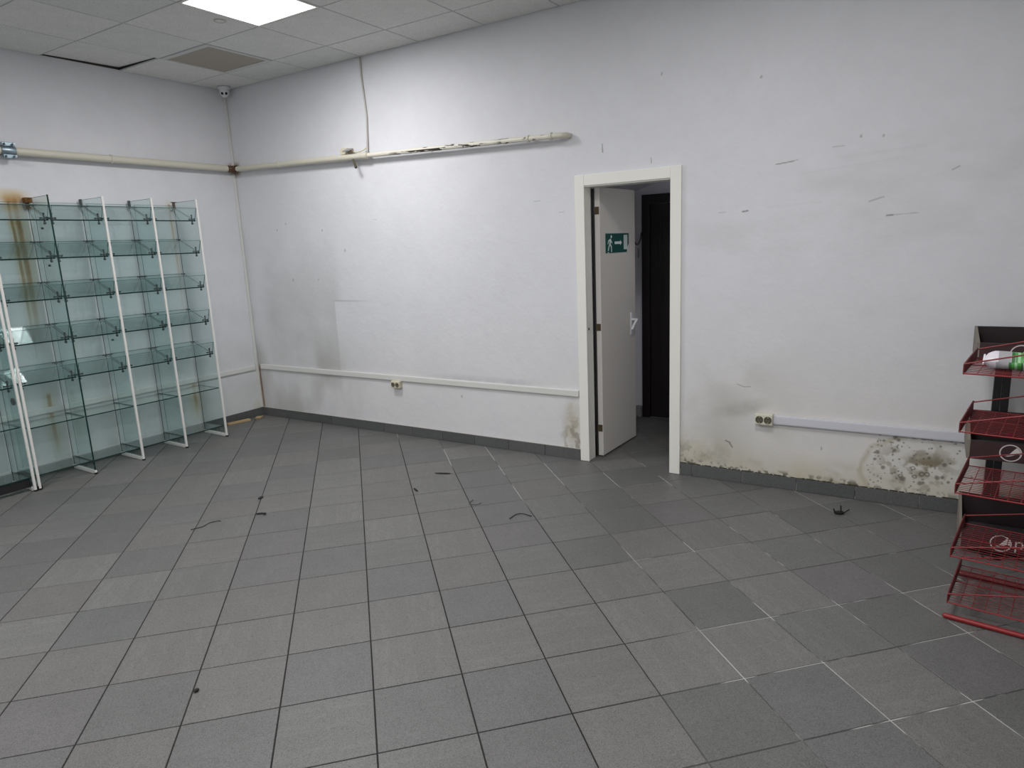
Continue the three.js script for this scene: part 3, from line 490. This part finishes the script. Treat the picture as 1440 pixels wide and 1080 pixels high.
function unit(t, zs, kinds, feet, flatY, flatX, baseDark) {
  zs.forEach((z, i) => sidePanel(t, z, kinds[i], feet[i]));
  for (let i = 0; i + 1 < zs.length; i++) {
    const z0 = zs[i] + 0.007, z1 = zs[i + 1] - 0.007;
    for (const [yf, yb] of LEVELS) slopedShelf(t, z0, z1, yf, yb);
    { const b = mesh('back_panel', box(0.0245, 0.0285, 0.11, 2.066, z0 + 0.004, z1 - 0.03), M.backGlass, t); mesh('panel_edge', [box(0.024, 0.029, 2.066, 2.068, z0 + 0.004, z1 - 0.03), box(0.024, 0.029, 0.11, 2.066, z1 - 0.03, z1 - 0.0288)], M.glassEdgeLight, b); }
    flatShelf(t, z0, z1, flatY, flatX); flatShelf(t, z0, z1, 0.096, 0.325);
    if (baseDark) mesh('base_rail', box(0.3, 0.322, 0.03, 0.09, z0, z1, 0.003), M.dark, t);
    for (const z of [z0 + 0.02, z1 - 0.02]) { const c = mesh('support_knob', [rod([0.29, 0.066, z], [0.29, 0.094, z], 0.007, 10), ball(0.29, 0.066, z, 0.009, 10)], M.clip, t); }
  }
  zs.forEach((z, i) => LEVELS.forEach(([yf, yb]) => {
    for (const s of [i === 0 ? 1 : -1, ...(i > 0 && i < zs.length - 1 ? [1] : [])]) {
      const c = mesh('clip', clipGeo, M.clip, t); c.position.set(0.305, yf + 0.012, z + s * 0.026); c.scale.setScalar(1.15);
      const b = mesh('clip', backClipGeo, M.clip, t); b.position.set(0.034, yb + 0.002, z + s * 0.022);
    }
  }));
}
{
  const t = thing('glass_shelving_unit', 'greenish glass shelving unit with white edge profiles and sloped shelves along the left wall', 'shelving', [0.03, 0, 0.705], -0.022);
  unit(t, [0, 0.39, 0.768, 1.142, 1.53], ['white', 'white', 'white', 'bare', 'white'], ['white', 'white', 'white', 'white', 'black'], 0.452, 0.338, false);
  part(mesh('rusty_bracket', [box(0.002, 0.05, 2.062, 2.1, 1.115, 1.165, 0.004), box(0.002, 0.03, 2.02, 2.07, 1.13, 1.15, 0.003)], std(0x6e4a26, 0.95), t), 'heavily rusted top bracket');
  part(mesh('rusty_bracket', [box(0.01, 0.032, 2.05, 2.1, -0.008, 0.008, 0.002), box(0.01, 0.036, 2.094, 2.1, -0.022, 0.022, 0.002)], std(0x5c4a3a, 0.9), t), 'small brown bracket');
  mesh('bracket', [box(0.01, 0.032, 2.05, 2.1, 0.382, 0.398, 0.002)], M.clip, t); mesh('bracket', [box(0.01, 0.032, 2.05, 2.1, 0.76, 0.776, 0.002)], M.clip, t);
  for (const [x, y, z] of [[0.19, 1.87, 1.142], [0.2, 1.6, 1.142], [0.21, 1.16, 0.39], [0.17, 0.99, 0.768]]) { const g = new THREE.CylinderGeometry(0.008, 0.008, 0.012, 14); g.rotateX(Math.PI / 2).translate(x, y, z); mesh('hole_plug', g, M.clip, t); }
  const u = thing('glass_shelving_unit', 'second glass shelving unit, cut off by the left edge of the photo', 'shelving', [-0.002, 0, 2.262], 0);
  unit(u, [0.012, 0.4], ['white', 'white'], ['white', 'white'], 0.472, 0.312, true);
  const g = new THREE.CylinderGeometry(0.026, 0.026, 0.011, 24); g.rotateX(Math.PI / 2).translate(0.275, 0.66, 0.012); part(mesh('round_sticker', g, std(0x454b4c, 0.6), u), 'dark round sticker');
}


// ------------------------------------------------------------------ black stand with brown crates
function logo(g, cx, cy, r, col) {
  g.strokeStyle = col; g.fillStyle = col; g.lineWidth = r * 0.13; g.beginPath(); g.arc(cx, cy, r, 0, 7); g.stroke();
  g.beginPath(); g.moveTo(cx - r * 0.5, cy + r * 0.45); g.bezierCurveTo(cx - r * 0.05, cy + r * 0.3, cx + r * 0.1, cy - r * 0.25, cx + r * 0.55, cy - r * 0.72);
  g.bezierCurveTo(cx + r * 0.85, cy - r * 0.45, cx + r * 0.98, cy - r * 0.1, cx + r * 0.9, cy + r * 0.12); g.bezierCurveTo(cx + r * 0.4, cy + r * 0.02, cx + r * 0.1, cy + r * 0.55, cx - r * 0.5, cy + r * 0.45); g.fill();
}
const crateFace = canvasTex(1240, 190, (g, w, h) => {
  g.fillStyle = '#3a2225'; g.fillRect(0, 0, w, h);
  const r = rng(7); for (let i = 0; i < 500; i++) { g.fillStyle = `rgba(${20 + r() * 60},${14 + r() * 30},${14 + r() * 30},0.10)`; g.fillRect(r() * w, r() * h, 20 + r() * 160, 1 + r() * 2); }
  logo(g, 322, 95, 84, '#d3ccca'); g.fillStyle = '#d3ccca'; g.font = '150px sans-serif'; g.fillText('pepsi', 424, 132);
});
M.crateFront = std(0xffffff, 0.5, { map: crateFace }); M.crateBrown = std(0x241618, 0.6); M.crateSide = std(0x7d766c, 0.8, { bumpMap: plasterBump, bumpScale: 0.002 }); M.crateFloor = std(0x3d3b3d, 0.7);
{
  const t = thing('display_stand', 'black upright stand against the wall holding three dark brown printed crates', 'stand', [5.983, 0, 0.15]);
  for (const x of [0.122, 0.158, 0.452, 0.488]) mesh('post', box(x - 0.0165, x + 0.0165, 0.03, 1.08, 0.0, 0.04, 0.003), M.black, t);
  for (const x of [0.14, 0.47]) { mesh('base_beam', box(x - 0.025, x + 0.025, 0.028, 0.034, 0.0, 0.42, 0.004), M.black, t); const f = new THREE.LatheGeometry([[0, 0.0005], [0.042, 0.0005], [0.044, 0.008], [0.03, 0.016], [0.012, 0.022], [0.012, 0.03], [0, 0.03]].map(p => new THREE.Vector2(...p)), 24); mesh('foot', f.translate(x, 0, 0.39), M.black, t); const f2 = f.clone().translate(0, 0, -0.36); mesh('foot', f2, M.black, t); }
  const y0 = [0.965, 0.492, 0.036], hb = [0.128, 0.165, 0.165];
  y0.forEach((y, k) => {
    const c = new THREE.Group(); c.name = 'crate'; c.position.set(0, y, 0.052); t.add(c); const w = 0.62, d = 0.35, hf = 0.092;
    mesh('back_panel', box(0, w, 0, hb[k], 0, 0.012, 0.001), M.crateBrown, c);
    const fr = box(0.012, w, 0, hf, d - 0.012, d, 0.002); mesh('front_panel', fr, M.crateBrown, c);
    const face = new THREE.PlaneGeometry(w - 0.016, hf - 0.004); face.translate(w / 2 + 0.006, hf / 2, d + 0.0006); mesh('printed_face', face, M.crateFront, c);
    const s = new THREE.Shape([[0.012, 0], [d - 0.001, 0], [d - 0.001, hf + 0.001], [0.012, hb[k]]].map(p => new THREE.Vector2(...p)));
    for (const x of [0.0, w - 0.012]) { const g = new THREE.ExtrudeGeometry(s, { depth: 0.012, bevelEnabled: false }); g.rotateY(-Math.PI / 2); g.translate(x + 0.012, 0, 0); part(mesh('side_panel', g, M.crateSide, c), 'worn pale side panel'); }
    mesh('bottom_panel', box(0.012, w - 0.012, 0, 0.01, 0.012, d - 0.012), M.crateFloor, c);
  });
}
tag(mesh('paper_scrap', new THREE.IcosahedronGeometry(0.012, 1).scale(1.3, 0.35, 1).translate(6.14, 0.979, 0.42), std(0xd8d8d8, 0.8)), 'tiny white scrap lying inside the topmost brown crate', 'scrap');

// ------------------------------------------------------------------ red wire rack
M.red = std(0x861a1e, 0.42); M.redDark = std(0x621317, 0.45); M.redWire = std(0x7e1d21, 0.42);
{
  const turn = -0.14, t = thing('wire_display_rack', 'dark red wire display rack with five shallow trays one above the other', 'rack', [5.924, 0, 1.252], turn);
  const W = 0.64, DP = 0.4, lean = 0.018;
  const wires = [], back = -DP;
  for (let k = 0; k <= 17; k++) { const z = -0.004 - k * (DP - 0.008) / 17; wires.push(rod([0, 0.004, z], [W, 0.004, z], 0.0013, 4)); }
  for (let k = 1; k < 15; k++) { const x = k * W / 15; wires.push(rod([x, 0.0018, 0], [x, 0.0018, back], 0.0015, 4)); }
  const mat = merge(wires);
  const rimF = merge([rod([0, 0.003, 0], [W, 0.003, 0], 0.0032, 8)]), rimB = merge([rod([0, 0.003, back], [W, 0.003, back], 0.0028, 8)]);
  const rail = z => tube([[0, 0.04, z], [0.01, 0.0425, z], [W / 2 - 0.03, 0.116, z], [W / 2, 0.12, z], [W / 2 + 0.03, 0.116, z], [W - 0.01, 0.0425, z], [W, 0.04, z]], 0.003, 60, 8);
  const sideShape = new THREE.Shape([[0, 0], [DP, 0], [DP, 0.046], [DP - 0.02, 0.046], [0.008, 0.041], [0, 0.036]].map(p => new THREE.Vector2(...p)));
  const side = new THREE.ExtrudeGeometry(sideShape, { depth: 0.003, bevelEnabled: true, bevelSize: 0.0012, bevelThickness: 0.0012, bevelSegments: 1 }); side.rotateY(Math.PI / 2);
  [0.064, 0.27, 0.543, 0.797, 1.031].forEach((y, k) => {
    const c = new THREE.Group(); c.name = 'tray'; c.position.set((y - 0.55) * -lean, y, 0); t.add(c);
    const m = mesh('wire_mesh', mat, M.redWire, c); m.userData.kind = 'stuff';
    mesh('rim_wire', rimF, M.red, c); mesh('rim_wire', rimB, M.red, c); const r0 = rail(0), r1 = rail(back); mesh('rail_wire', r0, M.redWire, c); mesh('rail_wire', r1, M.redWire, c);
    const a = mesh('side_plate', side, M.redDark, c); a.position.set(-0.0015, 0, 0); const b = mesh('side_plate', side, M.redDark, c); b.position.set(W - 0.0015, 0, 0);
    mesh('cross_rail', box(0, W, 0.0005, 0.0035, -DP * 0.55 - 0.004, -DP * 0.55 + 0.004), M.redWire, c);
  });
  const bar = (z, r) => { const g = new THREE.CapsuleGeometry(r, W + 0.01, 6, 14); g.rotateZ(Math.PI / 2).translate(W / 2 + 0.012, r + 0.0005, z); return g; };
  mesh('base_tube', bar(0.012, 0.0105), M.red, t); mesh('base_tube', bar(-DP - 0.035, 0.013), M.redDark, t);
  mesh('base_tube', rod([W * 0.5, 0.012, 0.012], [W * 0.5, 0.012, -DP - 0.035], 0.011, 12), M.redDark, t);
  mesh('upright', box(W * 0.5 - 0.015, W * 0.5 + 0.015, 0.02, 1.2, -DP - 0.05, -DP - 0.02, 0.003), M.redDark, t);
}
// snack tube lying in the top tray
{
  const tx = canvasTex(512, 256, (g, w, h) => {
    g.fillStyle = '#dcd8de'; g.fillRect(0, 0, w, h);
    const band = (col, x0, x1, k) => { g.fillStyle = col; g.beginPath(); g.moveTo(x0, 0); g.lineTo(x1, 0); g.lineTo(x1 + k, h); g.lineTo(x0 + k, h); g.fill(); };
    band('#a5a4a8', 66, 132, 12); band('#2f6b35', 132, 150, 14); band('#4c9748', 146, 200, 20); band('#9ac99a', 162, 176, 16); band('#2f6b35', 196, 206, 22); band('#c9c6ca', 206, 300, 10); band('#e2b13a', 280, 512, 26);
    g.fillStyle = '#4c4a58'; for (const y of [50, 150, 230]) { g.beginPath(); g.ellipse(252, y, 24, 22, 0, 0, 7); g.fill(); }
    g.fillStyle = '#e9cdbb'; for (const y of [30, 160]) { g.beginPath(); g.moveTo(330, y); g.lineTo(372, y); g.lineTo(430, y + 60); g.lineTo(398, y + 66); g.fill(); }
    g.fillStyle = '#a8343a'; for (const y of [20, 140]) g.fillRect(400, y, 80, 26);
  });
  const L = 0.31, N = 28, S = 40, g = new THREE.BufferGeometry(), P = [], U = [], I = [];
  for (let i = 0; i <= N; i++) { const s = i / N, x = s * L, e = Math.min(1, Math.min(s, 1 - s) / 0.1), k = Math.pow(e, 0.45);
    for (let j = 0; j <= S; j++) { const a = j / S * Math.PI * 2, q = 1 + 0.05 * Math.cos(a * 3 + s * 7) + 0.03 * Math.cos(a * 5 - s * 13); const ry = 0.034 * (0.25 + 0.75 * k), rz = 0.042 * (0.75 + 0.25 * k); P.push(x, Math.sin(a) * ry * q, Math.cos(a) * rz * q); U.push(s, j / S); } }
  for (let i = 0; i < N; i++) for (let j = 0; j < S; j++) { const a = i * (S + 1) + j, b = a + S + 1; I.push(a, a + 1, b, b, a + 1, b + 1); }
  for (const i of [0, N]) { const c = P.length / 3; P.push(i / N * L, 0, 0); U.push(i / N, 0.5); for (let j = 0; j < S; j++) { const a = i * (S + 1) + j; I.push(...(i ? [a + 1, c, a] : [a, c, a + 1])); } }
  g.setAttribute('position', new THREE.Float32BufferAttribute(P, 3)); g.setAttribute('uv', new THREE.Float32BufferAttribute(U, 2)); g.setIndex(I); g.computeVertexNormals();
  const t = thing('snack_packet', 'white, green and yellow snack packet lying in the top tray of the red rack', 'packet', [5.984, 1.0735, 1.135], -0.1);
  const m = mesh('wrapper', g, std(0xffffff, 0.35, { map: tx }), t);
  part(mesh('crimped_end', box(-0.004, 0.003, -0.006, 0.006, -0.03, 0.03, 0.003).rotateX(0.5), std(0xe2dfe4, 0.4), t), 'white crimped end');
}

// ------------------------------------------------------------------ bits on the floor
function chip(seed, w, h, d) { const r = rng(seed), g = new THREE.IcosahedronGeometry(1, 2), p = g.attributes.position; for (let i = 0; i < p.count; i++) { const x = p.getX(i), y = p.getY(i), z = p.getZ(i), k = 0.8 + 0.4 * fbm(x * 2 + seed, y * 2 + z * 2, 2, seed); p.setXYZ(i, x * k * w / 2, y * k * h / 2, z * k * d / 2); } g.computeVertexNormals(); return g; }
function slat(w, h, d, seed) { const g = new RoundedBoxGeometry(w, h, d, 2, 0.002), p = g.attributes.position; for (let i = 0; i < p.count; i++) if (p.getX(i) > 0) p.setX(i, p.getX(i) + 0.25 * w * (vnoise(p.getZ(i) * 60, 1, seed) - 0.5)); g.computeVertexNormals(); return g; }
const M_wood = std(0xb39a72, 0.8);
tag(mesh('wood_scrap', slat(0.2, 0.02, 0.035, 3).rotateY(1.35).translate(0.05, 0.0105, 0.35), M_wood), 'longer pale wood scrap on the floor against the left wall', 'wood scrap');
tag(mesh('wood_scrap', slat(0.06, 0.014, 0.06, 4).rotateY(0.5).translate(0.08, 0.0075, 0.12), M_wood), 'small square wood scrap on the floor in the corner', 'wood scrap');
const M_bit = std(0x121213, 0.8);
tag(mesh('tape_scrap', chip(5, 0.13, 0.006, 0.02).rotateY(0.35).translate(2.86, 0.004, 0.70), M_bit), 'flat black scrap on the far floor tiles left of the door', 'scrap');
tag(mesh('tape_scrap', chip(6, 0.08, 0.006, 0.014).rotateY(-0.5).translate(2.9, 0.004, 1.05), M_bit), 'small black scrap on a joint crossing near the middle of the floor', 'scrap');
tag(mesh('string_scrap', tube([[3.36, 0.003, 1.03], [3.38, 0.003, 1.1], [3.43, 0.003, 1.09], [3.44, 0.003, 1.05]], 0.0022, 24, 6), std(0x5a5856, 0.8)), 'thin grey thread curled on the floor left of the doorway', 'thread');
tag(mesh('string_scrap', tube([[3.74, 0.004, 1.19], [3.74, 0.004, 1.12], [3.77, 0.004, 1.09], [3.84, 0.004, 1.1]], 0.0025, 24, 6), M_bit), 'short dark hook-shaped string on the floor in front of the door', 'string');
tag(mesh('string_scrap', tube([[2.09, 0.004, 2.18], [2.115, 0.004, 2.12], [2.1, 0.004, 2.06], [2.12, 0.004, 2.02], [2.14, 0.004, 2.01]], 0.0022, 32, 6), M_bit), 'wavy dark string on the floor in front of the shelves', 'string');
tag(mesh('rubble_crumb', chip(9, 0.03, 0.008, 0.05).rotateY(0.4).translate(2.03, 0.0045, 1.63), std(0x1f1d1c, 0.9)), 'dark crumb on the floor further from the camera, right of the wavy string', 'crumb');
tag(mesh('rubble_crumb', merge([chip(10, 0.06, 0.008, 0.014), chip(11, 0.02, 0.01, 0.025).translate(0.03, 0.002, 0.015)]).rotateY(0.7).translate(2.27, 0.0065, 1.82), std(0x1b1a19, 0.9)), 'dark clump of dirt on a joint right of the wavy string', 'crumb');
tag(mesh('rubble_crumb', chip(12, 0.016, 0.012, 0.022).translate(3.54, 0.0065, 3.1), std(0x2a2520, 0.9)), 'brown crumb on the nearest floor tiles at lower left', 'crumb');
{
  const t = thing('broken_plug', 'small black broken plastic piece with upright prongs on the floor below the wall', 'debris', [5.418, 0, 0.285], 0.4);
  mesh('base', chip(21, 0.06, 0.016, 0.035).translate(0, 0.0095, 0), M_bit, t);
  mesh('prong', rod([0.01, 0.012, 0], [0.008, 0.05, -0.004], 0.004, 8), M_bit, t); mesh('prong', rod([-0.025, 0.01, 0.01], [-0.035, 0.036, 0.012], 0.0035, 8), M_bit, t); mesh('prong', rod([0.03, 0.01, 0], [0.06, 0.02, -0.02], 0.003, 8), M_bit, t);
}

renderer.render(scene, camera);
